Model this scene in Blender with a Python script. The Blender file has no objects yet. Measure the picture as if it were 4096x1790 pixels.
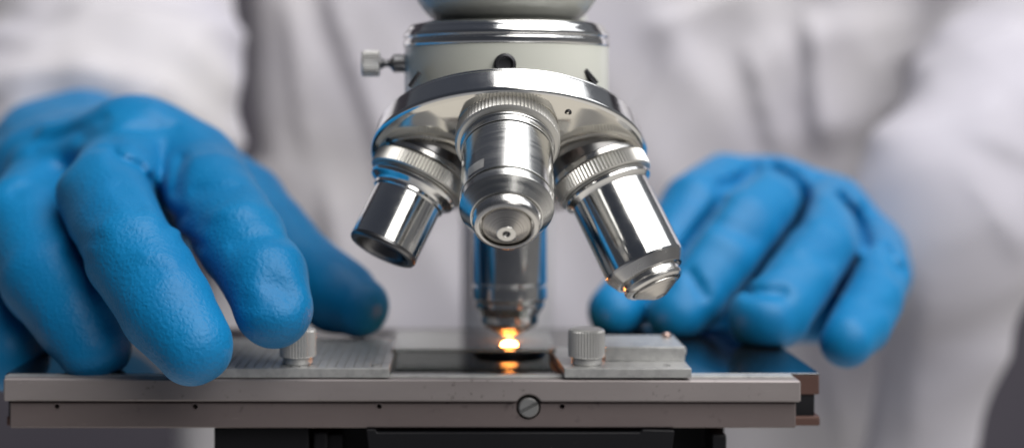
import bpy, bmesh, math, random
import numpy as np
from mathutils import Vector, Matrix, noise
random.seed(4)
S = 0.01                      # everything below is written in centimetres
EYE = 20.0                    # eye level above the bench, cm
F = 3560.0; CX = 1150.0; CY = 300.0; FD = 31.0
sc = bpy.context.scene
COL = sc.collection

def W(px, py, D):             # a measured direction and a distance from the lens -> a point, cm
    return Vector(((px-CX)/F*D, D-FD, (CY-py)/F*D+EYE))
def X(px, D): return (px-CX)/F*D
def Zc(py, D): return (CY-py)/F*D+EYE

# ------------------------------------------------------------------ materials
def mat(name, base=(.5,.5,.5), metal=0., rough=.5, **kw):
    m = bpy.data.materials.new(name); m.use_nodes = True
    b = m.node_tree.nodes['Principled BSDF']
    b.inputs['Base Color'].default_value = (*base, 1)
    b.inputs['Metallic'].default_value = metal
    b.inputs['Roughness'].default_value = rough
    for k, v in kw.items():
        b.inputs[k].default_value = v
    return m
def N(m, t, **kw):
    n = m.node_tree.nodes.new(t)
    for k, v in kw.items():
        if hasattr(n, k): setattr(n, k, v)
        else: n.inputs[k.replace('_', ' ')].default_value = v
    return n
def L(m, a, b): m.node_tree.links.new(a, b)
def bsdf(m): return m.node_tree.nodes['Principled BSDF']
def coord(m, scale=(1,1,1), rot=(0,0,0)):
    tc = N(m, 'ShaderNodeTexCoord'); mp = N(m, 'ShaderNodeMapping')
    mp.inputs['Scale'].default_value = scale; mp.inputs['Rotation'].default_value = rot
    L(m, tc.outputs['Object'], mp.inputs['Vector']); return mp.outputs['Vector']
def bump(m, src, strength, dist_cm, prev=None):
    b = N(m, 'ShaderNodeBump'); b.inputs['Strength'].default_value = strength
    b.inputs['Distance'].default_value = dist_cm*S
    L(m, src, b.inputs['Height'])
    if prev: L(m, prev, b.inputs['Normal'])
    L(m, b.outputs['Normal'], bsdf(m).inputs['Normal']); return b.outputs['Normal']
def ramp(m, src, stops):
    r = N(m, 'ShaderNodeValToRGB'); e = r.color_ramp.elements
    while len(e) < len(stops): e.new(.5)
    for el, (p, c) in zip(e, stops):
        el.position = p; el.color = (*c, 1) if len(c) == 3 else c
    L(m, src, r.inputs['Fac']); return r.outputs['Color']
def nz(m, vec, scale, detail=3, rough=.5):
    n = N(m, 'ShaderNodeTexNoise'); n.inputs['Scale'].default_value = scale
    n.inputs['Detail'].default_value = detail; n.inputs['Roughness'].default_value = rough
    L(m, vec, n.inputs['Vector']); return n.outputs['Fac']
def mixc(m, a, b, fac, mode='MIX'):
    x = N(m, 'ShaderNodeMix'); x.data_type = 'RGBA'; x.blend_type = mode
    for s, v in ((6, a), (7, b)):
        if isinstance(v, tuple): x.inputs[s].default_value = (*v, 1)
        else: L(m, v, x.inputs[s])
    if isinstance(fac, float): x.inputs[0].default_value = fac
    else: L(m, fac, x.inputs[0])
    return x.outputs[2]

def chrome_mat(name, base, rough, smear=.0):
    m = mat(name, base, 1., rough)
    n = nz(m, coord(m, (1,1,1)), 260, 4)
    L(m, ramp(m, n, [(.3,(rough*.7,)*3), (.75,(rough*1.6,)*3)]), bsdf(m).inputs['Roughness'])
    n2 = nz(m, coord(m), 900, 2)
    bump(m, n2, .05+smear, .004)
    return m
CHROME = chrome_mat('polished_chrome', (.80,.80,.79), .12)
def brushed(name, base, rough, aniso=.55, strength=.35):
    m = mat(name, base, 1., rough, Anisotropic=aniso)
    t = N(m, 'ShaderNodeTangent'); t.direction_type = 'RADIAL'; t.axis = 'Z'
    L(m, t.outputs['Tangent'], bsdf(m).inputs['Tangent'])
    n = nz(m, coord(m, (40,40,6000)), 1, 3, .7)
    n2 = nz(m, coord(m, (120,120,1500)), 1, 4)
    L(m, ramp(m, n2, [(.3,(rough*.75,)*3), (.8,(rough*1.5,)*3)]), bsdf(m).inputs['Roughness'])
    L(m, mixc(m, base, tuple(c*.72 for c in base), n), bsdf(m).inputs['Base Color'])
    bump(m, n, strength, .004)
    return m
BRUSH = brushed('brushed_steel', (.80,.80,.78), .19, .6, .05)
def concentric(name):
    m = mat(name, (.80,.77,.72), 1., .26)
    tc = N(m, 'ShaderNodeTexCoord'); sx = N(m, 'ShaderNodeSeparateXYZ'); L(m, tc.outputs['Object'], sx.inputs[0])
    a = N(m, 'ShaderNodeMath', operation='MULTIPLY'); L(m, sx.outputs[0], a.inputs[0]); L(m, sx.outputs[0], a.inputs[1])
    b = N(m, 'ShaderNodeMath', operation='MULTIPLY'); L(m, sx.outputs[1], b.inputs[0]); L(m, sx.outputs[1], b.inputs[1])
    c = N(m, 'ShaderNodeMath', operation='ADD'); L(m, a.outputs[0], c.inputs[0]); L(m, b.outputs[0], c.inputs[1])
    d = N(m, 'ShaderNodeMath', operation='SQRT'); L(m, c.outputs[0], d.inputs[0])
    n = N(m, 'ShaderNodeTexNoise', noise_dimensions='1D'); n.inputs['Scale'].default_value = 4500; n.inputs['Detail'].default_value = 2
    L(m, d.outputs[0], n.inputs['W'])
    L(m, mixc(m, (.82,.79,.74), (.40,.38,.36), n.outputs['Fac']), bsdf(m).inputs['Base Color'])
    t = N(m, 'ShaderNodeTangent'); t.direction_type = 'RADIAL'; t.axis = 'Z'
    L(m, t.outputs['Tangent'], bsdf(m).inputs['Tangent']); bsdf(m).inputs['Anisotropic'].default_value = .7
    bump(m, n.outputs['Fac'], .5, .004); return m
TURNED = concentric('turned_steel_face')
SATIN = mat('satin_aluminium', (.50,.50,.49), .55, .4)
_v = coord(SATIN); bump(SATIN, nz(SATIN, _v, 1600, 3), .35, .003)
L(SATIN, mixc(SATIN, (.54,.54,.53), (.33,.33,.335), ramp(SATIN, nz(SATIN, coord(SATIN), 330, 6, .65), [(.45,(0,0,0)),(.75,(1,1,1))])), bsdf(SATIN).inputs['Base Color'])
KNOBM = mat('matte_aluminium', (.66,.655,.64), .65, .42)
bump(KNOBM, nz(KNOBM, coord(KNOBM), 2500, 2), .4, .003)
RING = chrome_mat('nickel_ring', (.72,.71,.69), .2)
KNURL = mat('knurled_nickel', (.66,.65,.62), .85, .36)
bump(KNURL, nz(KNURL, coord(KNURL), 900, 3), .1, .003)
ROSE = mat('rose_brass_ring', (.50,.36,.31), 1., .3); bump(ROSE, nz(ROSE, coord(ROSE), 900, 3), .1, .003)
DARKM = mat('blackened_metal', (.045,.045,.05), .6, .35); bump(DARKM, nz(DARKM, coord(DARKM), 900, 3), .2, .004)
GUN = mat('dark_gunmetal', (.22,.22,.225), 1., .3); bump(GUN, nz(GUN, coord(GUN), 900, 3), .1, .004)
COLM = mat('satin_column_steel', (.56,.55,.57), .2, .5); bump(COLM, nz(COLM, coord(COLM), 600, 3), .1, .004)
SCREWM = mat('dull_zinc_screw', (.30,.30,.30), .6, .4); bump(SCREWM, nz(SCREWM, coord(SCREWM), 1200, 4), .4, .006)
GLASS = mat('coated_lens_glass', (.015,.02,.03), 0., .03, **{'Specular IOR Level': .9})
nzg = nz(GLASS, coord(GLASS), 400, 1); L(GLASS, mixc(GLASS, (.01,.012,.02), (.03,.03,.05), nzg), bsdf(GLASS).inputs['Base Color'])

UNDER = chrome_mat('polished_turret_face', (.86,.83,.76), .08)
bsdf(UNDER).inputs['Metallic'].default_value = .85
def paint():
    m = mat('pale_green_enamel', (.58,.60,.54), 0., .34, **{'Coat Weight': .3})
    v = coord(m); bump(m, nz(m, v, 420, 3), .22, .012)
    L(m, mixc(m, (.60,.62,.55), (.68,.68,.62), nz(m, v, 60, 3)), bsdf(m).inputs['Base Color']); return m
PAINT = paint()
def rail(name, a, b, c):
    m = mat(name, a, .35, .5)
    v = coord(m)
    base = mixc(m, a, b, nz(m, coord(m, (.35,1,1)), 90, 5, .65))
    spots = ramp(m, nz(m, v, 520, 3, .6), [(.60,(0,0,0)), (.68,(1,1,1))])
    big = ramp(m, nz(m, v, 60, 2), [(.5,(0,0,0)), (.62,(1,1,1))])
    f = N(m, 'ShaderNodeMath', operation='MULTIPLY'); L(m, spots, f.inputs[0]); L(m, big, f.inputs[1])
    f2 = N(m, 'ShaderNodeMath', operation='MULTIPLY'); L(m, f.outputs[0], f2.inputs[0]); f2.inputs[1].default_value = .5
    cc = mixc(m, base, c, f2.outputs[0])
    scr = ramp(m, nz(m, coord(m, (60,60,900), (0,.7,0)), 1, 4, .8), [(.66,(0,0,0)), (.70,(.35,.35,.35))])
    cc = mixc(m, cc, tuple(min(1, x*1.7) for x in b), scr)
    L(m, cc, bsdf(m).inputs['Base Color'])
    n = bump(m, nz(m, v, 2600, 2), .35, .003)
    bump(m, nz(m, coord(m, (15,1,900)), 1, 3), .12, .003, n)
    return m
RAIL1 = rail('worn_grey_anodised_metal', (.225,.198,.198), (.335,.302,.298), (.07,.06,.06))
RAIL2 = rail('darker_grey_anodised_metal', (.145,.118,.116), (.20,.165,.162), (.04,.035,.035))
BROWN = rail('worn_copper_brown_metal', (.075,.040,.034), (.15,.082,.066), (.03,.02,.02))
WORN_HILITE = mat('worn_edge_highlight', (.62,.57,.52), .35, .4)  # worn bevels, with the light that edges catch painted in as paler colour
L(WORN_HILITE, mixc(WORN_HILITE, (.88,.83,.76), (.42,.38,.36), ramp(WORN_HILITE, nz(WORN_HILITE, coord(WORN_HILITE), 420, 4, .7), [(.5,(0,0,0)),(.66,(1,1,1))])), bsdf(WORN_HILITE).inputs['Base Color'])
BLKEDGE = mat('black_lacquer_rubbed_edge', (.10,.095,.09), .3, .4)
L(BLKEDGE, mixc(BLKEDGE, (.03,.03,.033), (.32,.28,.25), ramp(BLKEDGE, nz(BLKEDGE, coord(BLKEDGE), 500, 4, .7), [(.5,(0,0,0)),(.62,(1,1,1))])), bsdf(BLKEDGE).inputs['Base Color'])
BLK = mat('black_lacquer_chipped', (.008,.008,.01), 0., .5, **{'Specular IOR Level': .25})
_v = coord(BLK)
L(BLK, mixc(BLK, (.007,.007,.009), (.20,.17,.15), ramp(BLK, nz(BLK, _v, 700, 5, .75), [(.70,(0,0,0)), (.76,(1,1,1))])), bsdf(BLK).inputs['Base Color'])
bump(BLK, nz(BLK, _v, 1400, 3), .3, .005)
GLOSS = mat('black_stage_glass', (.006,.007,.009), 0., .035, **{'Specular IOR Level': 1.0, 'IOR': 1.9})
bump(GLOSS, nz(GLOSS, coord(GLOSS), 30, 2), .04, .02)
SLIDE = mat('slide_glass', (.55,.60,.57), 0., .03, **{'IOR': 1.38, 'Transmission Weight': .9})
L(SLIDE, mixc(SLIDE, (.50,.58,.54), (.62,.64,.62), nz(SLIDE, coord(SLIDE), 120, 2)), bsdf(SLIDE).inputs['Base Color'])

def glove_mat(name, peb):
    m = mat(name, (.0,.17,.48), 0., .48, **{'Specular IOR Level': .30, 'Sheen Weight': .10, 'Sheen Roughness': .45})
    bsdf(m).inputs['Sheen Tint'].default_value = (.45,.75,1,1)
    v = coord(m)
    L(m, mixc(m, (.0,.140,.350), (.001,.195,.44), nz(m, v, 55, 3)), bsdf(m).inputs['Base Color'])
    vo = N(m, 'ShaderNodeTexVoronoi', feature='SMOOTH_F1'); vo.inputs['Scale'].default_value = 1200
    vo.inputs['Randomness'].default_value = 1
    dn = N(m, 'ShaderNodeTexNoise'); dn.inputs['Scale'].default_value = 800; L(m, v, dn.inputs['Vector'])
    dv = N(m, 'ShaderNodeVectorMath', operation='MULTIPLY_ADD'); L(m, dn.outputs['Color'], dv.inputs[0])
    dv.inputs[1].default_value = (.0012,)*3; L(m, v, dv.inputs[2]); L(m, dv.outputs[0], vo.inputs['Vector'])
    n1 = bump(m, vo.outputs['Distance'], peb, .020)
    bump(m, nz(m, v, 150, 2), .12, .05, n1)
    return m
GLOVE_L = glove_mat('blue_nitrile_rubber', .75)
GLOVE_R = glove_mat('blue_nitrile_rubber_smooth', .12)
def coat():
    m = mat('off_white_coat_cotton', (.62,.58,.575), 0., .9, **{'Sheen Weight': .1})
    v = coord(m)
    L(m, mixc(m, (.475,.46,.515), (.56,.54,.55), ramp(m, nz(m, v, 9, 2), [(.35,(0,0,0)), (.65,(1,1,1))])), bsdf(m).inputs['Base Color'])
    w = N(m, 'ShaderNodeTexWave'); w.inputs['Scale'].default_value = 700; L(m, v, w.inputs['Vector'])
    bump(m, w.outputs['Fac'], .1, .01); return m
COAT = coat()
BACK = mat('dark_backdrop', (.085,.083,.09), 0., .9)
L(BACK, mixc(BACK, (.085,.075,.10), (.12,.112,.13), nz(BACK, coord(BACK), 4, 2)), bsdf(BACK).inputs['Base Color'])
LAMP = bpy.data.materials.new('glowing_condenser_lens'); LAMP.use_nodes = True
nt = LAMP.node_tree; nt.nodes.clear()
e = nt.nodes.new('ShaderNodeEmission'); o = nt.nodes.new('ShaderNodeOutputMaterial')
tc = nt.nodes.new('ShaderNodeTexCoord'); gr = nt.nodes.new('ShaderNodeTexGradient'); gr.gradient_type = 'SPHERICAL'; mp_ = nt.nodes.new('ShaderNodeMapping'); mp_.inputs['Scale'].default_value = (320,320,0)
cr = nt.nodes.new('ShaderNodeValToRGB'); cr.color_ramp.elements[0].color = (.35,.05,.008,1); cr.color_ramp.elements[1].color = (1,.28,.045,1); cr.color_ramp.elements[1].position = .6
nt.links.new(tc.outputs['Object'], mp_.inputs['Vector']); nt.links.new(mp_.outputs[0], gr.inputs['Vector']); nt.links.new(gr.outputs['Fac'], cr.inputs['Fac'])
nt.links.new(cr.outputs['Color'], e.inputs['Color']); e.inputs['Strength'].default_value = 9
nt.links.new(e.outputs[0], o.inputs[0])

# ------------------------------------------------------------------ object helpers
WM = {}
def link(o, M, parent):
    COL.objects.link(o)
    WM[o.name] = M
    if parent is not None:
        o.parent = parent
        o.matrix_parent_inverse = WM[parent.name].inverted()
    o.matrix_basis = M
    return o
def scaledM(M):
    M = M.copy(); M.translation = M.translation*S; return M
def obj(name, bm, m, parent, M=Matrix(), smooth=True, angle=35, edge=None):
    me = bpy.data.meshes.new(name)
    if isinstance(bm, bmesh.types.BMesh):
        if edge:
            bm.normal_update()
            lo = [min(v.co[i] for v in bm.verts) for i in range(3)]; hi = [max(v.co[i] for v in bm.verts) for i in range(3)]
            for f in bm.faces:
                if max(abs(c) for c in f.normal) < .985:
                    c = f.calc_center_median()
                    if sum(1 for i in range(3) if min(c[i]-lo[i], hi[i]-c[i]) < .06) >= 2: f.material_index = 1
        bmesh.ops.recalc_face_normals(bm, faces=bm.faces)
        if smooth:
            for f in bm.faces: f.smooth = True
            for ed in bm.edges:
                if len(ed.link_faces) == 2 and ed.calc_face_angle(0) > math.radians(angle): ed.smooth = False
        bm.to_mesh(me); bm.free()
    else: me = bm
    me.transform(Matrix.Scale(S, 4))
    me.materials.clear(); me.materials.append(m)
    if edge: me.materials.append(edge)
    o = bpy.data.objects.new(name, me)
    return link(o, scaledM(M), parent)
def empty(name, p):
    o = bpy.data.objects.new(name, None); o.empty_display_size = .02
    return link(o, Matrix.Translation(Vector(p)*S), None)

def box(x0, x1, y0, y1, z0, z1, bev=.03, seg=2, bm=None):
    b = bmesh.new()
    bmesh.ops.create_cube(b, size=1)
    for v in b.verts:
        v.co = Vector((x0+(v.co.x+.5)*(x1-x0), y0+(v.co.y+.5)*(y1-y0), z0+(v.co.z+.5)*(z1-z0)))
    if bev: bmesh.ops.bevel(b, geom=b.edges[:], offset=bev, segments=seg, affect='EDGES', profile=.6)
    if bm is None: return b
    me = bpy.data.meshes.new('t'); b.to_mesh(me); b.free(); bm.from_mesh(me); bpy.data.meshes.remove(me); return bm
def prism_xz(pts, y0, y1, bev=.03, seg=2):
    b = bmesh.new()
    vs = [b.verts.new((x, y0, z)) for x, z in pts]
    f = b.faces.new(vs)
    r = bmesh.ops.extrude_face_region(b, geom=[f])
    for v in r['geom']:
        if isinstance(v, bmesh.types.BMVert): v.co.y = y1
    if bev: bmesh.ops.bevel(b, geom=b.edges[:], offset=bev, segments=seg, affect='EDGES', profile=.6)
    return b
def prism_xy(pts, z0, z1, bev=.03, seg=2):
    b = bmesh.new()
    f = b.faces.new([b.verts.new((x, y, z0)) for x, y in pts])
    r = bmesh.ops.extrude_face_region(b, geom=[f])
    for v in r['geom']:
        if isinstance(v, bmesh.types.BMVert): v.co.z = z1
    if bev: bmesh.ops.bevel(b, geom=b.edges[:], offset=bev, segments=seg, affect='EDGES', profile=.6)
    return b
def rounded(prof, r=.02):
    """round every corner of a profile a little"""
    out = [prof[0]]
    for i in range(1, len(prof)-1):
        p, a, b = Vector(prof[i]), Vector(prof[i-1]), Vector(prof[i+1])
        la, lb = (a-p).length, (b-p).length
        d = min(r, la*.3, lb*.3)
        if d < 1e-4: out.append(tuple(p)); continue
        p0 = p+(a-p)/la*d; p1 = p+(b-p)/lb*d
        e_ = min(.012, d*.5); out += [tuple(p0+(a-p)/la*e_), tuple(p0), tuple((p0+p1)/4+p/2), tuple(p1), tuple(p1+(b-p)/lb*e_)]
    out.append(prof[-1]); return out
def lathe(prof, n=96, r=.02, knurl=None, bm=None):
    """prof: (radius, h) along +Z.  knurl = (h0, h1, teeth, depth)"""
    b = bm or bmesh.new()
    if r: prof = rounded(prof, r)
    if knurl: n = knurl[2]*4
    rings = []
    for (rr, h) in prof:
        if rr < 1e-5: rings.append([b.verts.new((0, 0, h))]); continue
        ring = []
        for i in range(n):
            a = 2*math.pi*i/n; q = rr
            if knurl and knurl[0] <= h <= knurl[1]: q = rr - knurl[3]*(1, .45, 0, .45)[i % 4]
            ring.append(b.verts.new((q*math.cos(a), q*math.sin(a), h)))
        rings.append(ring)
    for A, B in zip(rings, rings[1:]):
        if len(A) == 1 and len(B) == 1: continue
        for i in range(n):
            j = (i+1) % n
            if len(A) == 1: b.faces.new((A[0], B[i], B[j]))
            elif len(B) == 1: b.faces.new((A[i], A[j], B[0]))
            else: b.faces.new((A[i], A[j], B[j], B[i]))
    return b
def along(origin, d, up=Vector((0,0,1))):
    d = Vector(d).normalized()
    q = d.to_track_quat('Z', 'Y')
    return Matrix.Translation(origin) @ q.to_matrix().to_4x4()

def boolean_cut(bm, cutter):
    a = bpy.data.meshes.new('a'); bm.to_mesh(a); bm.free()
    c = bpy.data.meshes.new('c'); bmesh.ops.recalc_face_normals(cutter, faces=cutter.faces); cutter.to_mesh(c); cutter.free()
    oa = bpy.data.objects.new('a', a); oc = bpy.data.objects.new('c', c)
    COL.objects.link(oa); COL.objects.link(oc)
    md = oa.modifiers.new('b', 'BOOLEAN'); md.object = oc; md.operation = 'DIFFERENCE'; md.solver = 'EXACT'
    dg = bpy.context.evaluated_depsgraph_get(); dg.update()
    me = bpy.data.meshes.new_from_object(oa.evaluated_get(dg))
    out = bmesh.new(); out.from_mesh(me)
    bpy.data.objects.remove(oa); bpy.data.objects.remove(oc)
    for x in (a, c, me): bpy.data.meshes.remove(x)
    return out
def cyl_y(x, z, r, y0, y1, n=40, bm=None, r2=None):
    b = bm or bmesh.new(); r2 = r if r2 is None else r2
    A = [b.verts.new((x+r*math.cos(2*math.pi*i/n), y0, z+r*math.sin(2*math.pi*i/n))) for i in range(n)]
    B = [b.verts.new((x+r2*math.cos(2*math.pi*i/n), y1, z+r2*math.sin(2*math.pi*i/n))) for i in range(n)]
    b.faces.new(A); b.faces.new(B[::-1])
    for i in range(n): b.faces.new((A[i], A[(i+1) % n], B[(i+1) % n], B[i]))
    return b

# ================================================================== MICROSCOPE
mic = empty('microscope', (X(1276,34.5), 5, 0))
mic['label'] = 'chrome and pale green optical microscope with four objectives above its flat stage'
mic['category'] = 'microscope'
E = EYE
ZT = E-5.66                   # top of the black stage glass

# ---- stage
y0, y1 = .6, 7.4
lip = box(X(16,31.6), 8.09, y0, y1, E-6.14, ZT-.035, .035)
box(X(16,31.6), 8.11, y0, y1, E-6.84, E-6.62, .05, bm=lip)
stage = obj('stage', lip, BROWN, mic, angle=14)
obj('side_channel', box(X(20,31.6), 7.99, y0+.05, y1-.05, E-6.63, E-6.13, .01), BLK, stage)
# glass plate with a light-well
obj('stage_glass', box(X(16,31.6), 8.09, y0-.02, y1, ZT-.033, ZT, .008, 1), GLOSS, stage)

# front rails
xa, xb = X(8,31), X(2015,31)
arc = []
sx, sz, sr = X(1330,31), Zc(1026,31), .295
zlow = Zc(1010,31)
a0 = math.acos(max(-1, min(1, (zlow-sz)/sr)))
for i in range(15):
    t = -a0 + 2*a0*i/14
    arc.append((sx+sr*math.sin(t), sz+sr*math.cos(t)))
# the upper rail narrows a little towards its left end, as the photographed one is machined
pts = [(xa, Zc(1008,31)), (xa, Zc(951,31)), (xb, Zc(957,31)), (xb, Zc(1011,31))] + arc[::-1]
rb = prism_xz(pts, 0, .55, .034, 1)
rail1 = obj('upper_rail', rb, RAIL1, stage, angle=14, edge=WORN_HILITE)
obj('rail_lip', box(X(9,31.2), X(1998,31.2), .27, .585, E-5.73, E-5.662, .025), SATIN, rail1, angle=14)
lw = box(X(25,31.15), X(2002,31.15), .13, .60, Zc(1075.5,31.13), Zc(1011,31.13)-.002, .030, 1)
ct = bmesh.new()
cyl_y(sx, sz, .272, -.2, .30, 48, ct)
for hx in (143, 491, 954, 1414):
    xx, zz = X(hx,31.13), Zc(1021.5,31.13)
    cyl_y(xx, zz, .055, .0, .42, 24, ct)
lw = boolean_cut(lw, ct)
rail2 = obj('lower_rail', lw, RAIL2, stage, angle=14, edge=WORN_HILITE)
for hx in (143, 491, 954, 1414):
    xx, zz = X(hx,31.13), Zc(1021.5,31.13)
    b = lathe([(.056,-.02), (.058,.012), (.085,.012), (.095,-.02)], 32, .004)
    obj('screw_hole_rim', b, RAIL2, rail2, along((xx, .135, zz), (0,-1,0)))
# slotted screw
def slotted(r, t, slot=.075):
    b = lathe([(0,0), (r,0), (r,t-.03), (r-.03,t), (0,t)], 48, .008)
    c = bmesh.new(); box(-.5, .5, -slot/2, slot/2, t-.075, t+.2, 0, bm=c)
    return boolean_cut(b, c)
SLOT = math.radians(28)
Ms = along((sx+.005, .33, sz), (0,-1,0)) @ Matrix.Rotation(math.radians(0), 4, 'Z') @ Matrix.Rotation(SLOT, 4, 'Z')
obj('slotted_screw', slotted(.225, .26), SCREWM, rail2, Ms, angle=30)

# slide clamps (two different plates, each with its knob)
PZ0, PZ1 = ZT+.004, E-5.45
b = prism_xy([(X(560,31)-.6, .02), (X(979,31), .02), (X(979,31), 4.3), (X(560,31)-.6, 4.3)], PZ0, PZ1, .016)
ct = bmesh.new()
for i in range(19):               # long fine grooves milled from front to back
    gx = X(972,31)-.13-i*.2
    box(gx-.017, gx+.017, .12, 4.4, PZ1-.03, PZ1+.2, 0, bm=ct)
b = boolean_cut(b, ct)
clampL = obj('slide_clamp', b, SATIN, mic, angle=14, edge=WORN_HILITE)
clampL['label'] = 'grooved slide clamp plate beside the gloved fingers'
b = lathe([(0,0), (.10,0), (.10,.02), (.075,.02), (.075,-.02)], 28, .004)
obj('plate_pin', b, SATIN, clampL, Matrix.Translation((X(946,31.5), .42, PZ1)))
def knob(parent, x, y, z, M=None):
    kn = lathe([(0,.16), (.30,.16), (.395,.17), (.408,.20), (.408,.74), (.385,.775), (.33,.80), (0,.805)], 0, .008,
               knurl=(.185,.765,38,.028))
    M = M or Matrix.Translation((x, y, z))
    k = obj('clamp_knob', kn, KNOBM, parent, M, angle=28)
    obj('knob_neck', lathe([(.30,-.01), (.335,.02), (.335,.15), (.31,.17), (.2,.17)], 64, .012), KNOBM, k, M)
    return k
knob(clampL, X(749,31.6), .62, PZ1)
xr0 = X(1420,31)
b = prism_xy([(xr0, .0), (X(1740,31), .0), (X(1740,31), 2.9), (xr0-.16, 2.9)], PZ0, PZ1, .022)
ct = cyl_y(0,0,.1,0,1); ct.free()
ct = lathe([(0,-.1), (.09,-.1), (.09,.2), (0,.2)], 32, 0); ct.transform(Matrix.Translation((X(1677,31.4), .40, PZ1-.05)))
b = boolean_cut(b, ct)
clampR = obj('slide_clamp', b, SATIN, mic, angle=14, edge=WORN_HILITE)
clampR['label'] = 'plain slide clamp plate with a raised block behind its knob'
blk = box(X(1521,31.95), X(1723,31.95), .92, 2.7, PZ1+.001, PZ1+.325, .03, 2)
blk = obj('raised_block', blk, SATIN, clampR, angle=14, edge=WORN_HILITE)
obj('block_stud', lathe([(0,0), (.11,0), (.11,.07), (.07,.11), (0,.115)], 32, .01), ROSE, blk, Matrix.Translation((X(1682,33), 2.35, PZ1+.325)))
obj('side_stud', lathe([(0,0), (.13,0), (.13,.03), (.06,.075), (0,.08)], 32, .01), SATIN, blk, along((X(1723,31.95), 1.25, PZ1+.17), (1,0,0)))
knob(clampR, X(1475,31.6), .56, PZ1)

# mechanism under the stage
und = bmesh.new()
box(X(547,32), X(782,32), .55, 4, E-9, E-6.86, .04, bm=und)
box(X(780,32.6), X(1822,32.6), 1.6, 4, E-9, E-6.85, .03, bm=und)
mech = obj('focus_block', und, BLK, mic, angle=14, edge=BLKEDGE)
br = bmesh.new(); box(X(790,31.7), X(825,31.7), .6, 1.3, E-9, Zc(1084,31.7), .05, bm=br); box(X(815,31.7), X(860,31.7), .9, 1.4, E-9, Zc(1092,31.9), .03, bm=br)
obj('bracket', br, BLK, mech, angle=14, edge=BLKEDGE)
obj('bracket', box(X(1789,31.5), X(1825,31.5), .35, 1.3, E-9, Zc(1091,31.4), .05), BLK, mech, angle=14, edge=BLKEDGE)
pl = prism_xz([(X(920,30.9), Zc(1083,30.9)), (X(942,30.9), Zc(1083,30.9)), (X(948,30.9), Zc(1091,30.9)), (X(1612,30.9), Zc(1091,30.9)), (X(1620,30.9), Zc(1084,30.9)), (X(1700,30.9), Zc(1086,30.9)), (X(1672,30.9), E-8.6), (X(945,30.9), E-8.6)], .05, 1.5, .02, 1)
obj('dovetail_plate', pl, BLK, mech, angle=14, edge=BLKEDGE)

# condenser: the lit lamp under the slide
OA = Vector((X(1281,34.5), 3.5, E+3.07))          # apex where all objective axes meet
con = obj('condenser', lathe([(0,-2.4), (.88,-2.4), (.88,.09), (.84,.12), (.34,.13), (.28,.13)], 64, .03), DARKM, mic,
          Matrix.Translation((OA.x, OA.y, ZT+.01)))
obj('condenser_lens', lathe([(.29,.125), (.2,.14), (.1,.15), (0,.155)], 48, 0), LAMP, con, Matrix.Translation((OA.x, OA.y, ZT+.01)))

# column of the stand, far behind
colm = obj('column', lathe([(1.42,0), (1.42,19.4), (0,19.4)], 96, .05), COLM, mic, Matrix.Translation((X(1276,44), 13, 2)))
arm = box(X(1120,44), X(1430,44), 6.5, 14.5, E+1.6, E+6, .6, 4)
obj('arm', arm, PAINT, mic)

# ---- nosepiece
yaw = Matrix.Translation(OA) @ Matrix.Rotation(math.radians(-2.6), 4, 'Z') @ Matrix.Translation(-OA)
TT = math.radians(28.5)
axis = Vector((0, -math.sin(TT), -math.cos(TT)))
R3 = Matrix.Rotation(math.radians(-2.6), 3, 'Z')
axis = R3 @ axis
Sd = 3.90
Mt = along(OA, axis)
rim = lathe([(2.0,Sd-.08), (2.90,Sd-.08), (2.97,Sd-.02), (2.97,Sd+.02), (3.03,Sd+.06), (3.15,Sd+.54), (3.13,Sd+.60), (3.08,Sd+.63)], 160, .02)
nose = obj('nosepiece', rim, CHROME, mic, Mt)
face = lathe([(3.08,Sd+.627), (2.98,Sd+.67), (2.6,Sd+.80), (2.1,Sd+.93), (1.5,Sd+1.02), (.8,Sd+1.06), (0,Sd+1.07)], 160, .15)
obj('turret_face', face, UNDER, nose, Mt)
for (az, rr) in ((-68, 2.85), (28, 2.75)):
    a = math.radians(az)
    # az measured from the front-up direction
    upf = (R3 @ Vector((0, -math.cos(TT), math.sin(TT))))
    sd = R3 @ Vector((1,0,0))
    p = OA + axis*(Sd+.875-(rr-2.35)*.32) + (upf*math.cos(a) + sd*math.sin(a))*rr
    obj('screw_hole', lathe([(0,-.02), (.075,-.02), (.075,.018), (.05,.02), (0,-.01)], 24, 0), DARKM, nose, along(p, axis))

def objective(d, base, h_knurl, parts, org=None, rk=1.12, name='objective', mounts=True, label=None):
    """parts: list of (name, material, profile, knurl, parent_flag)"""
    M = along(org if org else OA, d)
    main = None
    for nm, m, prof, kn in parts:
        b = lathe(prof, 128, .010, kn)
        o = obj(nm, b, m, main if main else mic, M, angle=18)
        if main is None:
            main = o
            if label: o['label'] = label
    # mount collar, threaded
    k0 = h_knurl
    obj('mount_collar', lathe([(.6,base), (1.0,base), (1.0,k0-.16), (.93,k0-.14)], 96, .03), GUN, main, M)
    obj('threaded_ring', lathe([(.9,k0-.15), (1.06,k0-.14), (1.06,k0-.02), (1.0,k0-.005)], 96, .01), ROSE if rk > 1.115 else RING, main, M)
    w = .38
    kr = lathe([(.9,k0), (rk-.05,k0), (rk,k0+.035), (rk,k0+w-.035), (rk-.045,k0+w), (rk-.12,k0+w+.01), (rk-.14,k0+w+.04), (.85,k0+w+.05)], 0, .006, knurl=(k0+.03,k0+w-.03,84,.04))
    obj('knurled_collar', kr, KNURL, main, M, angle=28)
    return main

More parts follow.
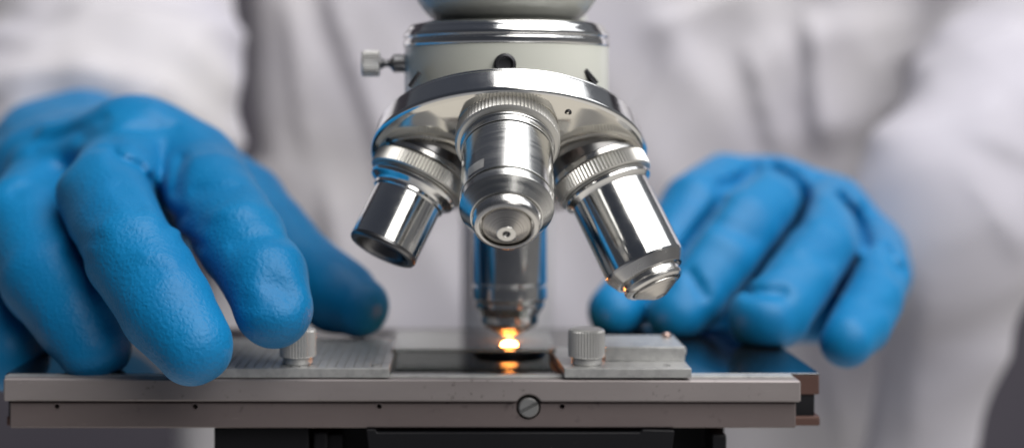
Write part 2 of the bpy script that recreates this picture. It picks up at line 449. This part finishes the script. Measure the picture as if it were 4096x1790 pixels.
dF = R3 @ Vector((0, -math.sin(math.radians(50)), -math.cos(math.radians(50))))
objective(dF, 4.1, 5.28, [
    ('objective', BRUSH, [(.80,5.66), (1.01,5.68), (1.01,5.76), (.975,5.80), (.975,5.93), (.86,5.935), (.86,5.965), (.965,5.97), (.965,7.36), (.84,7.365), (.84,7.415), (.965,7.42), (.965,7.60), (.735,7.88), (.70,7.88), (.66,7.84), (.5,7.84)], None),
    ('nose_ring', RING, [(.60,7.80), (.665,7.80), (.665,7.88), (.70,7.90), (.70,7.98), (.685,8.06), (.64,8.12), (.58,8.15), (.545,8.13), (.545,7.98), (.4,7.98)], None),
    ('nose_cone', TURNED, [(.40,7.98), (.505,8.06), (.505,8.09), (.485,8.115), (.20,8.31), (.19,8.318)], None),
    ('tip_face', RING, [(.195,8.316), (.19,8.325), (.085,8.325), (.075,8.31), (.07,8.28), (.062,8.27)], None),
    ('front_lens', GLASS, [(.064,8.27), (.04,8.285), (0,8.29)], None),
    ], rk=1.125, label='short brushed steel objective pointing towards the viewer')
# engraved blank plate on the barrel
M = along(OA, dF)
objF = [o for o in COL.objects if o.name.startswith('objective')][0]
b = bmesh.new()
th0, th1 = math.radians(0), math.radians(26)
grid = [[b.verts.new((.972*math.cos(th0+(th1-th0)*i/12), .972*math.sin(th0+(th1-th0)*i/12), 7.02+.26*j)) for i in range(13)] for j in range(2)]
for i in range(12): b.faces.new((grid[0][i], grid[0][i+1], grid[1][i+1], grid[1][i]))
# turn so that the plate sits on the viewer's left side
def place_ang(target):
    q = (M.to_3x3().inverted() @ Vector(target)); return math.atan2(q.y, q.x)
ang = place_ang((-.68, -.47, .56))
b.transform(Matrix.Rotation(ang-math.radians(13), 4, 'Z'))
obj('name_plate', b, SATIN, objF, M)

dR = R3 @ Vector((.40, -.36, -.843)).normalized()
SO = OA + Vector((0,-.8,-.04))
objective(dR, 3.75, 5.0, [
    ('objective', CHROME, [(.7,5.44), (1.02,5.46), (1.02,5.52), (.95,5.58), (.91,5.62), (.91,7.36), (.895,7.41)], None),
    ('nose_ring', RING, [(.895,7.41), (.76,7.64), (.70,7.64), (.66,7.58), (.66,7.76), (.68,7.79), (.66,7.86), (.60,7.91), (.54,7.91), (.52,7.83)], None),
    ('nose_cone', TURNED, [(.50,7.84), (.50,7.94), (.47,7.97), (.16,8.14), (.07,8.145), (.05,8.11), (0,8.11)], None),
    ], org=SO, rk=1.11, label='long polished objective on the right of the turret')
dL = R3 @ Vector((-.40, -.36, -.843)).normalized()
objective(dL, 3.75, 4.95, [
    ('objective', CHROME, [(.7,5.38), (1.0,5.40), (1.03,5.45), (1.0,5.52), (.88,5.60), (.84,5.64), (.84,5.72), (.79,5.74), (.79,6.93)], None),
    ('nose_ring', GUN, [(.79,6.93), (.79,7.0), (.765,7.05), (.64,7.05), (.58,6.98), (.54,6.82)], None),
    ('front_lens', GLASS, [(.56,6.82), (.3,6.87), (0,6.89)], None),
    ], org=SO, rk=1.11, label='short wide-mouthed low power objective on the left of the turret')
objective(Vector((0,0,-1)), 3.75, 4.85, [
    ('objective', CHROME, [(.7,5.28), (1.0,5.3), (.95,5.45), (.92,5.48), (.92,7.02), (.89,7.04), (.89,7.09), (.92,7.11), (.92,7.40), (.85,7.48), (.85,7.60)], None),
    ('nose_ring', CHROME, [(.85,7.60), (.72,7.82), (.70,7.82), (.70,8.0), (.62,8.10), (.55,8.12)], None),
    ('nose_cone', CHROME, [(.55,8.11), (.50,8.16), (.22,8.31), (.0,8.33)], None),
    ], rk=1.11, label='long polished objective standing over the glowing slide')

# ---- housing above the turret
hx, hy = X(1274,33), 2.0
hb = lathe([(0,E-3), (2.37,E-3), (2.37,E+1.70), (0,E+1.70)], 160, 0)
for v in hb.verts: v.co.x += hx; v.co.y += hy
pc = OA + axis*(Sd-.09)
g = hb.verts[:]+hb.edges[:]+hb.faces[:]
r = bmesh.ops.bisect_plane(hb, geom=g, plane_co=pc, plane_no=axis, clear_outer=True)
housing = obj('nosepiece_housing', hb, PAINT, mic, angle=30)
Mh = Matrix.Translation((hx, hy, 0))
obj('chrome_ring', lathe([(2.3,E+1.66), (2.385,E+1.66), (2.40,E+1.70), (2.40,E+1.80), (2.365,E+1.82), (2.365,E+1.86), (2.40,E+1.88), (2.40,E+1.95), (2.32,E+2.06), (2.30,E+2.10), (2.24,E+2.17), (2.05,E+2.22), (1.5,E+2.23)], 160, .02), CHROME, housing, Mh)
obj('head', lathe([(1.4,E+2.20), (1.60,E+2.235), (1.72,E+2.32), (1.92,E+2.52), (2.08,E+2.75), (2.24,E+3.05), (2.36,E+3.4), (2.42,E+3.9), (2.42,E+7), (0,E+7)], 160, .08), PAINT, mic, Mh)
# black socket screw on the front of the housing
ps = Vector((X(1270,30.65), hy-2.37+.02, Zc(163,30.65)))
Mps = along(ps, (0,-1,0))
o = obj('socket_screw', lathe([(0,0), (.235,0), (.245,.03), (.245,.08), (.20,.13), (.17,.13), (.15,.05), (.0,.05)], 48, .015), DARKM, housing, Mps)
obj('screw_core', lathe([(.11,.04), (.11,.09), (.07,.12), (0,.12)], 32, .01), GUN, o, Mps) if False else None
# small dark blocks for the dark marks each side, half hidden by the rim
for px, py, rot in ((1043,200,35), (1487,193,-40)):
    D = 31.6
    c = W(px, py, D-.25)
    bx = box(-.05, .05, -.05, .2, -.2, .2, .02)
    obj('dark_block', bx, DARKM, housing, Matrix.Translation(c) @ Matrix.Rotation(math.radians(rot), 4, 'Y'))
# locking knob on the left
zk = Zc(160,33)
Mk = along((hx-2.33, hy, zk), (-1,0,0))
lk = obj('locking_knob', lathe([(0,.62), (.27,.62), (.305,.65), (.305,1.0), (.27,1.04), (0,1.05)], 0, .01, knurl=(.64,1.01,26,.03)), KNOBM, housing, Mk, angle=28)
obj('knob_shaft', lathe([(.21,-.05), (.21,.30), (.13,.36), (.085,.40), (.085,.52), (.13,.56), (.13,.64)], 48, .01), GUN, lk, Mk)

# ---- the glass slide between the clamps
sl = box(X(985,33.2), X(1399,33.2), 2.2, 5.0, ZT+.19, ZT+.28, .008, 1)
slide = obj('glass_slide', sl, SLIDE, None, smooth=False)
slide['label'] = 'clear glass specimen slide held between the two metal clamps over the lamp'
slide['category'] = 'glass slide'

# ================================================================== SDF bodies
def surface_nets(f, lo, hi, h, name):
    lo = np.array(lo, dtype=np.float32); hi = np.array(hi, dtype=np.float32)
    n = np.ceil((hi-lo)/h).astype(int)+1
    xs = [lo[i]+h*np.arange(n[i], dtype=np.float32) for i in range(3)]
    V = f(xs[0][:,None,None], xs[1][None,:,None], xs[2][None,None,:]).astype(np.float32)
    s = V < 0
    cn = n-1
    acc = np.zeros((*cn, 3), np.float32); cnt = np.zeros(cn, np.float32)
    for ax in range(3):
        o1, o2 = [a for a in range(3) if a != ax]
        for a in (0, 1):
            for b in (0, 1):
                i0 = [slice(None)]*3; i1 = [slice(None)]*3
                i0[ax] = slice(0, cn[ax]); i1[ax] = slice(1, cn[ax]+1)
                i0[o1] = i1[o1] = slice(a, a+cn[o1]); i0[o2] = i1[o2] = slice(b, b+cn[o2])
                A = V[tuple(i0)]; B = V[tuple(i1)]
                cr = s[tuple(i0)] != s[tuple(i1)]
                t = np.where(cr, A/np.where(cr, A-B, 1), 0)
                acc[..., ax] += np.where(cr, t, 0); acc[..., o1] += np.where(cr, a, 0); acc[..., o2] += np.where(cr, b, 0)
                cnt += cr
    act = cnt > 0
    idx = -np.ones(cn, np.int64); idx[act] = np.arange(act.sum())
    ijk = np.stack(np.nonzero(act), 1)
    P = lo + h*(ijk + acc[act]/cnt[act][:, None])
    quads = []
    for ax in range(3):
        o1, o2 = (ax+1) % 3, (ax+2) % 3
        i0 = [slice(None)]*3; i1 = [slice(None)]*3
        i0[ax] = slice(0, n[ax]-1); i1[ax] = slice(1, n[ax])
        for k in (o1, o2): i0[k] = i1[k] = slice(1, n[k]-1)
        A = s[tuple(i0)]; B = s[tuple(i1)]
        e = np.stack(np.nonzero(A != B), 1)
        if not len(e): continue
        inside = A[tuple(e.T)]
        base = e.copy(); base[:, o1] += 1; base[:, o2] += 1
        def cell(d1, d2):
            c = base.copy(); c[:, o1] -= d1; c[:, o2] -= d2; return idx[tuple(c.T)]
        q = np.stack([cell(1,1), cell(0,1), cell(0,0), cell(1,0)], 1)
        q[~inside] = q[~inside][:, ::-1]
        quads.append(q)
    Q = np.concatenate(quads)
    # a few rounds of smoothing
    for it in range(3):
        a = np.zeros_like(P); c = np.zeros(len(P), np.float32)
        for k in range(4):
            np.add.at(a, Q[:, k], P[Q[:, (k+1) % 4]]); np.add.at(c, Q[:, k], 1)
            np.add.at(a, Q[:, k], P[Q[:, (k-1) % 4]]); np.add.at(c, Q[:, k], 1)
        P = P*.5 + .5*a/c[:, None]
    me = bpy.data.meshes.new(name)
    me.vertices.add(len(P)); me.vertices.foreach_set('co', P.astype(np.float32).ravel())
    me.loops.add(len(Q)*4); me.loops.foreach_set('vertex_index', Q.astype(np.int32).ravel())
    me.polygons.add(len(Q)); me.polygons.foreach_set('loop_start', np.arange(0, len(Q)*4, 4, dtype=np.int32))
    me.polygons.foreach_set('use_smooth', np.ones(len(Q), bool))
    me.update(); me.validate()
    return me
def smin(a, b, k):
    h = np.maximum(k-np.abs(a-b), 0)/k
    return np.minimum(a, b)-h*h*k*.25
def smax(a, b, k): return -smin(-a, -b, k)
def cap(x, y, z, a, b, ra, rb):
    a = np.array(a, np.float32); d = np.array(b, np.float32)-a; L2 = float(d@d)+1e-9
    px, py, pz = x-a[0], y-a[1], z-a[2]
    t = np.clip((px*d[0]+py*d[1]+pz*d[2])/L2, 0, 1)
    return np.sqrt((px-t*d[0])**2+(py-t*d[1])**2+(pz-t*d[2])**2)-(ra+(rb-ra)*t)

def wob(x, y, z, sc, amp, ph=0):
    return amp*(np.sin(sc*x*1.0+1.7*np.sin(sc*.7*z+ph)+ph)*np.sin(sc*1.1*y+1.3*np.sin(sc*.8*x+2*ph)) *.6 +
                .4*np.sin(sc*1.6*z+2.1*np.sin(sc*.9*x+ph*1.7)+sc*.6*y))

def seg_px(x, y, z, p, q):
    D = y+FD; px = x/D*F+CX; py = CY-(z-EYE)/D*F
    dx, dy = q[0]-p[0], q[1]-p[1]
    t = np.clip(((px-p[0])*dx+(py-p[1])*dy)/(dx*dx+dy*dy), 0, 1)
    return (px-p[0]-t*dx)**2+(py-p[1]-t*dy)**2
def hand_fn(fingers, palm, ridges, dents, floor=None, kf=.55, wr=0, kk=.10, creases=()):
    def f(x, y, z):
        shp = np.broadcast_shapes(x.shape, y.shape, z.shape)
        P = None
        for (a, ra, b, rb) in palm:
            d = cap(x, y, z, a, b, ra, rb); P = d if P is None else smin(P, d, 1.1)
        tot = P.copy()
        for fg in fingers:
            fd = None
            for (a, ra), (b, rb) in zip(fg, fg[1:]):
                d = cap(x, y, z, a, b, ra, rb); fd = d if fd is None else smin(fd, d, .10)
            tot = smin(tot, smin(fd, P, kf), kk)
        for (a, b, r, k) in ridges:
            tot = smin(tot, cap(x, y, z, a, b, r, r*.6), k)
        for (a, b, r, k) in dents:
            tot = smax(tot, -cap(x, y, z, a, b, r, r*.7), k)
        tot = tot + wob(x, y, z, 1.3, .03, .6) + wob(x, y, z, 3.4, .014, 2.)
        for pts_, w_, am_, y0_, y1_ in creases:
            e_ = None
            for p_, q_ in zip(pts_, pts_[1:]):
                g_ = seg_px(x, y, z, p_, q_); e_ = g_ if e_ is None else np.minimum(e_, g_)
            tot = tot + am_*np.exp(-e_/(w_*w_))*((y > y0_) & (y < y1_))
        if wr: tot = tot + wr*np.clip((y-4.0)/2.5, 0, 1)*np.sin(3.1*(z*.95+x*.42)+.8*np.sin(.9*x))
        if floor is not None: tot = smax(tot, floor(x, y, z), .06)
        return tot
    return f

person = empty('person', (0, 30, 0))
person['label'] = 'person in an off-white lab coat and blue gloves working at the microscope'
person['category'] = 'person'

# person's right hand (left in the picture): fingertips on the left clamp knob and the stage
idx_f = [(W(470,452,36.5),1.25), (W(532,500,34.0),1.12), (W(612,610,32.0),1.00), (W(668,702,31.0),.93), (W(690,776,30.45),.86)]
mid_f = [(W(345,400,37),1.25), (W(270,490,33.6),1.16), (W(338,640,31.2),1.08), (W(420,776,30.1),.99), (W(488,868,29.6),.82)]
rng_f = [(W(150,460,38.5),1.25), (W(62,560,35),1.18), (W(125,700,33.2),1.10), (W(200,805,32.2),1.0), (W(236,873,31.9),.82)]
pnk_f = [(W(-60,520,39),1.3), (W(-90,650,37),1.25), (W(-50,790,35.2),1.15), (W(25,885,34.2),.95)]
thm_f = [(W(420,450,41),1.8), (W(600,540,39),1.4), (W(755,675,37),1.10), (W(850,745,36),.98), (W(900,772,35.5),.80)]
palmL = [(W(470,450,36.5),1.2, W(345,400,37),1.25), (W(345,400,37),1.25, W(150,450,38.5),1.25), (W(150,450,38.5),1.2, W(-60,520,39),1.1),
         (W(470,450,36.5),1.2, W(260,470,43),2.0), (W(320,410,37),1.2, W(200,450,43.5),2.3), (W(140,450,38.5),1.2, W(150,470,43.5),2.3),
         (W(-60,520,39),1.1, W(100,500,43.5),2.1), (W(200,450,43.5),2.3, W(180,330,50),2.4)]
ridL = [(W(222,402,33.7), W(266,374,34.0), .08, .35), (W(266,374,34.0), W(328,388,34.0), .08, .35), (W(328,388,34.0), W(368,432,33.7), .08, .35),
        
        (W(480,405,34.9), W(440,480,34.2), .12, .35),
        (W(120,330,37.2), W(380,285,36.2), .12, .5), (W(60,400,37.0), W(330,330,35.7), .12, .5), (W(-20,470,37.5), W(230,345,37), .12, .45)]
denL = []
creL = [([(286,392),(350,422),(392,480),(432,560)], 16, .20, -3, 6), ([(458,400),(438,480)], 16, .13, 0, 8),
        ([(40,480),(200,402),(280,360)], 20, .09, 1, 9), ([(210,345),(440,318)], 17, .09, 1, 9), ([(90,380),(260,300)], 16, .09, 1, 12),
        ([(170,640),(222,655)], 14, .07, -2, 4), ([(590,612),(655,590),(722,600)], 16, .07, -3, 4),
        ([(690,720),(720,738)], 34, .17, -3, 2), ([(625,762),(672,765)], 22, .06, -3, 2), ([(462,600),(505,618)], 12, .09, -3, 4),
        ([(430,548),(462,540)], 12, .08, -3, 4), ([(300,470),(350,520)], 20, .06, -3, 5), ([(360,640),(440,650)], 20, -.05, -3, 5),
        ([(180,620),(250,600)], 18, .05, -3, 5), ([(500,480),(600,470)], 18, .06, -3, 6), ([(530,540),(625,520)], 16, -.05, -3, 6)]
def floorL(x, y, z):
    return np.where((y > .55) & (x > X(16,31.6)-.02), (ZT+.003)-z, -5.)
me = surface_nets(hand_fn([idx_f, mid_f, rng_f, pnk_f, thm_f], palmL, ridL, denL, floorL, .5, .055, .06, creL), (-16.5,-2.6,11.6), (-.5,16,25.5), .08, 'glove')
gl = obj('glove', me, GLOVE_L, person)
gl['label'] = 'blue textured rubber glove with its fingertips on the left knob'

# person's left hand (right in the picture): resting curled on the back of the stage
i2 = [(W(1820,455,44),.85), (W(1748,520,41.3),.98), (W(1672,640,40.0),.94), (W(1600,735,38.9),.87), (W(1545,785,37.9),.74)]
m2 = [(W(1955,480,44),.90), (W(1930,508,40.6),1.0), (W(1870,570,39.2),1.04), (W(1808,655,38.3),1.02), (W(1742,742,37.6),.94), (W(1703,788,37.2),.80)]
r2 = [(W(2085,520,44),.90), (W(2085,575,39.9),1.0), (W(2052,640,38.3),1.04), (W(2004,710,37.0),1.02), (W(1950,780,36.0),.95), (W(1922,802,35.6),.87)]
p2 = [(W(2195,610,43.5),.85), (W(2212,690,39.2),.84), (W(2194,755,37.6),.80), (W(2160,815,36.3),.77), (W(2130,856,35.5),.68)]
palmR = [(W(1835,455,44),.82, W(1960,485,44.3),.85), (W(1960,485,44.3),.85, W(2090,530,44.3),.85), (W(2090,530,44.3),.85, W(2200,620,44),.8),
         (W(1860,520,45),.9, W(2120,640,46.5),1.3), (W(2060,600,45),1.0, W(2130,660,47.5),1.6), (W(2190,680,44),.9, W(2170,690,47),1.4),
         (W(1830,560,44),.9, W(1900,720,43),1.0), (W(2150,700,43),1.0, W(2170,790,41),.7), (W(1600,775,41.5),.55, W(1900,790,41),.7), (W(1900,790,41),.7, W(2140,800,40.5),.7)]
ridR = [(W(1850,425,43), W(1925,450,41.8), .08, .4), (W(2040,470,43), W(2080,500,42), .08, .4)]
denR = []
creR = [([(1945,424),(2000,450),(2030,505),(2010,560)], 14, .30, 5, 16), ([(2108,492),(2155,545),(2180,615)], 14, .30, 5, 16),
        ([(1905,425),(1860,455),(1810,472)], 14, .26, 5, 16), ([(2225,625),(2262,680)], 14, .2, 5, 16),
        ([(1815,500),(1725,620),(1650,730)], 11, .30, 5, 12), ([(1998,575),(1900,700),(1836,800)], 13, .19, 5, 12),
        ([(2150,655),(2100,735),(2052,825)], 13, .18, 3, 12), ([(1736,690),(1768,738)], 16, .20, 5, 8), ([(1885,738),(1968,738)], 15, .20, 3, 7),
        ([(1800,560),(1900,600)], 20, .07, 5, 12), ([(1990,640),(2090,650)], 20, .07, 5, 12), ([(2150,760),(2240,770)], 18, .07, 3, 12)]
def floorR(x, y, z):
    return np.where((x < 8.09) & (y < 7.4), (ZT+.003)-z, -5.)
me = surface_nets(hand_fn([i2, m2, r2, p2], palmR, ridR, denR, floorR, .2, 0, .04, creR), (2.2,2.6,11.2), (16.5,18,20.6), .11, 'glove')
gr_ = obj('glove', me, GLOVE_R, person)
gr_['label'] = 'blue rubber glove curled on the far right of the stage'

# ---- lab coat: body and both sleeves are one garment
def left_edge(z):     # cm, outline of the coat front where the arm leaves a dark gap
    py = CY-(z-EYE)*F/58
    ys = [-600, 0, 200, 330, 400, 440, 600, 1100, 1600]
    xs = [530, 580, 600, 628, 620, 575, 500, 400, 350]
    return (np.interp(py, ys, xs)-CX)/F*58
def right_edge(z):
    py = CY-(z-EYE)*F/58
    return (np.interp(py, [-600, 500, 800, 900, 1600], [3200, 3000, 2560, 2430, 2400])-CX)/F*58
def coat_fn(x, y, z):
    # torso: a rounded slab with soft vertical folds
    le = left_edge(z); re_ = right_edge(z)
    cx = (le+re_)/2; hw = (re_-le)/2
    u = (x-cx)
    yf = 28.5 + .004*(u*u) + .15*np.sin(.42*x+.9*np.sin(.23*z)+.40*z) + .16*np.sin(1.0*x-.7*z+1.0) + 0*z
    d = np.maximum(np.abs(u)-hw, (yf-y)*.8)
    d = smax(np.abs(u)-hw+0*y, (yf-y)*.8, 2.0)
    d = np.maximum(d, y-36)
    def ca(a, b, ra, rb): return cap(x, y, z, a, b, ra, rb)
    q = np.sqrt((x+15)**2*.6+(z-15.5)**2)
    f1 = .40*np.sin(2.0*q+.9*np.sin(.45*x))+.16*np.sin(1.1*x-.8*z)
    ph = .75*z+.38*x+1.1*np.sin(.33*x-.2*z)
    f2 = -.42*np.abs(np.sin(ph*.62))**.8+.16*np.sin(1.5*z-.5*x+.8*np.sin(.5*z))+.2
    def cf(a, b, ra, rb, k):      # a sleeve lying flatter than round
        yc = (a[1]+b[1])/2
        a = Vector((a[0], yc+(a[1]-yc)*k, a[2])); b = Vector((b[0], yc+(b[1]-yc)*k, b[2]))
        return cap(x, yc+(y-yc)*k, z, a, b, ra, rb)
    A = smin(cf(W(262,350,48.5), W(235,-120,57), 4.25, 5.6, 1.25), ca(W(150,330,48), W(262,350,48.5), 3.6, 4.1), 1.)
    B = smin(cf(W(2340,570,48.5), W(2640,360,53), 3.0, 4.8, 1.9), cf(W(2640,380,53), W(2860,-150,60), 4.6, 7.5, 1.6), 2.0)
    B = smin(B, cf(W(2420,650,49.5), W(2270,1300,51.5), 2.3, 1.6, 1.5), 1.5)
    def fold(p, q_, D, w_, amp, bd=0.):   # an overlap of cloth: a slow rise that drops sharply to one side
        a = W(*p, D); b = W(*q_, D); dx, dz = b.x-a.x, b.z-a.z; Ln = math.hypot(dx, dz)
        t = ((x-a.x)*dx+(z-a.z)*dz)/(Ln*Ln)
        sg = ((x-a.x)*dz-(z-a.z)*dx)/Ln + bd*Ln*(np.clip(t,0,1)-.5)**2
        win = np.clip(t*4+.5, 0, 1)*np.clip((1-t)*4+.5, 0, 1)
        return -amp*win*np.where(sg > 0, np.exp(-np.abs(sg)/w_), np.exp(-(sg/.28)**2))
    def cusp(ph):
        return 1-np.abs(np.sin(ph))
    def vly(p, q_, D, w_, amp):
        a = W(*p, D); b = W(*q_, D); dx, dz = b.x-a.x, b.z-a.z
        t = np.clip(((x-a.x)*dx+(z-a.z)*dz)/(dx*dx+dz*dz), 0, 1)
        dd = (x-a.x-t*dx)**2+(z-a.z-t*dz)**2
        return amp*np.exp(-dd/(w_*w_))
    f1 = -.16*cusp(.9*q+.7*np.sin(.5*x+.3*z)+.3*x)
    for a_ in (((-80,200),(250,160),46,1.6,.75), ((230,160),(430,215),46,1.5,.7), ((420,205),(600,380),46,1.3,.5), ((180,10),(560,60),47,1.8,.7),
               ((-60,335),(120,300),46,1.2,.5), ((470,90),(600,230),47,1.2,.4), ((-60,70),(160,110),47,1.4,.5)):
        f1 = f1 + fold(*a_)
    f2 = -.22*cusp(.55*z+.32*x+1.0*np.sin(.3*x-.22*z)) - .10*cusp(1.1*z-.5*x)
    for a_ in (((2150,350),(2480,262),49,1.6,.9), ((2450,262),(2660,180),49,1.5,.6), ((2660,430),(2400,330),49,1.6,.6),
               ((2180,250),(2430,-20),51,1.8,.8), ((2300,190),(2600,60),50,1.6,.6), ((2560,640),(2380,420),48,1.8,.5), ((2330,1150),(2310,700),48,1.5,.5)):
        f2 = f2 + .6*fold(*a_)
    d = d - .30*cusp(.34*x-.17*z+.9*np.sin(.16*z)) - .12*cusp(.8*x+.5*z)
    for a_ in (((2110,360),(2080,40),56,2.6,1.1), ((1990,400),(1900,120),57,2.2,.7), ((1520,470),(1720,120),58,2.5,.6), ((1010,520),(800,-60),58,2.6,.9),
               ((900,900),(800,480),58,2.2,.6), ((1660,60),(1960,-60),57,2,.6), ((2150,1150),(2060,760),58,2.2,.6), ((760,400),(700,-40),58,1.6,.5)):
        d = d + .65*fold(*a_)
    s = np.minimum(A+f1, smin(B+f2, d, 3.0))
    return np.minimum(d, s)
me = surface_nets(coat_fn, (-26,11,-4), (37,37.5,37), .27, 'lab_coat')
lc = obj('lab_coat', me, COAT, person)
lc['label'] = 'off-white cotton lab coat with soft folds'

# ---- backdrop behind everything
b = bmesh.new()
f = b.faces.new([b.verts.new(v) for v in ((-160,120,-90), (160,120,-90), (160,120,120), (-160,120,120))])
bd = obj('backdrop', b, BACK, None, smooth=False); bd['kind'] = 'structure'
bd['label'] = 'dark grey out-of-focus background behind the person'; bd['category'] = 'backdrop'

# ================================================================== light
w = bpy.data.worlds.new('World'); sc.world = w; w.use_nodes = True
nt = w.node_tree; bg = nt.nodes['Background']
tc = nt.nodes.new('ShaderNodeTexCoord')
def dotn(v):
    n = nt.nodes.new('ShaderNodeVectorMath'); n.operation = 'DOT_PRODUCT'
    nt.links.new(tc.outputs['Generated'], n.inputs[0]); n.inputs[1].default_value = Vector(v).normalized(); return n.outputs['Value']
def wramp(src, stops):
    r = nt.nodes.new('ShaderNodeValToRGB'); e = r.color_ramp.elements
    while len(e) < len(stops): e.new(.5)
    for el, (p, c) in zip(e, stops): el.position = p; el.color = (*c, 1)
    nt.links.new(src, r.inputs['Fac']); return r.outputs['Color']
def half(src):
    m = nt.nodes.new('ShaderNodeMath'); m.operation = 'MULTIPLY_ADD'; m.inputs[1].default_value = .5; m.inputs[2].default_value = .5
    nt.links.new(src, m.inputs[0]); return m.outputs[0]
vert = wramp(half(dotn((0,0,1))), [(.0,(2.0,1.9,1.76)), (.28,(1.6,1.52,1.42)), (.44,(.42,.41,.41)), (.60,(.34,.355,.38)), (1.,(.42,.44,.50))])
side = wramp(half(dotn((-.7,-1,.5))), [(.42,(1,1,1)), (.60,(.46,.48,.53)), (1.,(.26,.28,.33))])
mx = nt.nodes.new('ShaderNodeMix'); mx.data_type = 'RGBA'; mx.blend_type = 'MULTIPLY'; mx.inputs[0].default_value = 1
nt.links.new(vert, mx.inputs[6]); nt.links.new(side, mx.inputs[7])
nt.links.new(mx.outputs[2], bg.inputs['Color']); bg.inputs['Strength'].default_value = .36

def area(name, loc, target, sx, sy, power, color):
    l = bpy.data.lights.new(name, 'AREA'); l.shape = 'RECTANGLE'; l.size = sx*S; l.size_y = sy*S
    l.energy = power; l.color = color
    o = bpy.data.objects.new(name, l); COL.objects.link(o)
    loc = Vector(loc)*S; t = Vector(target)*S
    o.location = loc; o.rotation_euler = (t-loc).to_track_quat('-Z', 'Y').to_euler(); return o
area('window_softbox', (56,-82,100), (2,3,17), 110, 95, 14.0, (1,.97,.93))
area('overhead_softbox', (60,-16,111), (14,-3,20), 106, 150, 9.8, (.97,.98,1))
area('rear_fill', (22,-4,92), (6,40,14), 60, 50, 3.0, (1,.97,.95))  # unseen fill added to brighten the coat

pl_ = bpy.data.lights.new('condenser_glow', 'POINT'); pl_.energy = .04; pl_.color = (1,.30,.06); pl_.shadow_soft_size = .2*S
po = bpy.data.objects.new('condenser_glow', pl_); COL.objects.link(po); po.location = Vector((OA.x, OA.y-.02, ZT+.42))*S
# ================================================================== camera
cd = bpy.data.cameras.new('camera'); cam = bpy.data.objects.new('camera', cd); COL.objects.link(cam)
cam.location = (0, -FD*S, EYE*S); cam.rotation_euler = (math.radians(90), 0, 0)
cd.sensor_width = 36; cd.lens = F/2576*36
cd.shift_x = (1288-CX)/2576; cd.shift_y = -(563-CY)/2576
cd.clip_start = .005; cd.clip_end = 50
cd.dof.use_dof = True; cd.dof.focus_distance = .2945; cd.dof.aperture_fstop = 5.8; cd.dof.aperture_blades = 0
sc.camera = cam
sc.view_settings.view_transform = 'Standard'; sc.view_settings.look = 'None'; sc.view_settings.exposure = 0
sc.render.resolution_x = 1024; sc.render.resolution_y = 447
sc.cycles.max_bounces = 8; sc.cycles.caustics_reflective = False; sc.cycles.caustics_refractive = False
sc.cycles.sample_clamp_indirect = 6
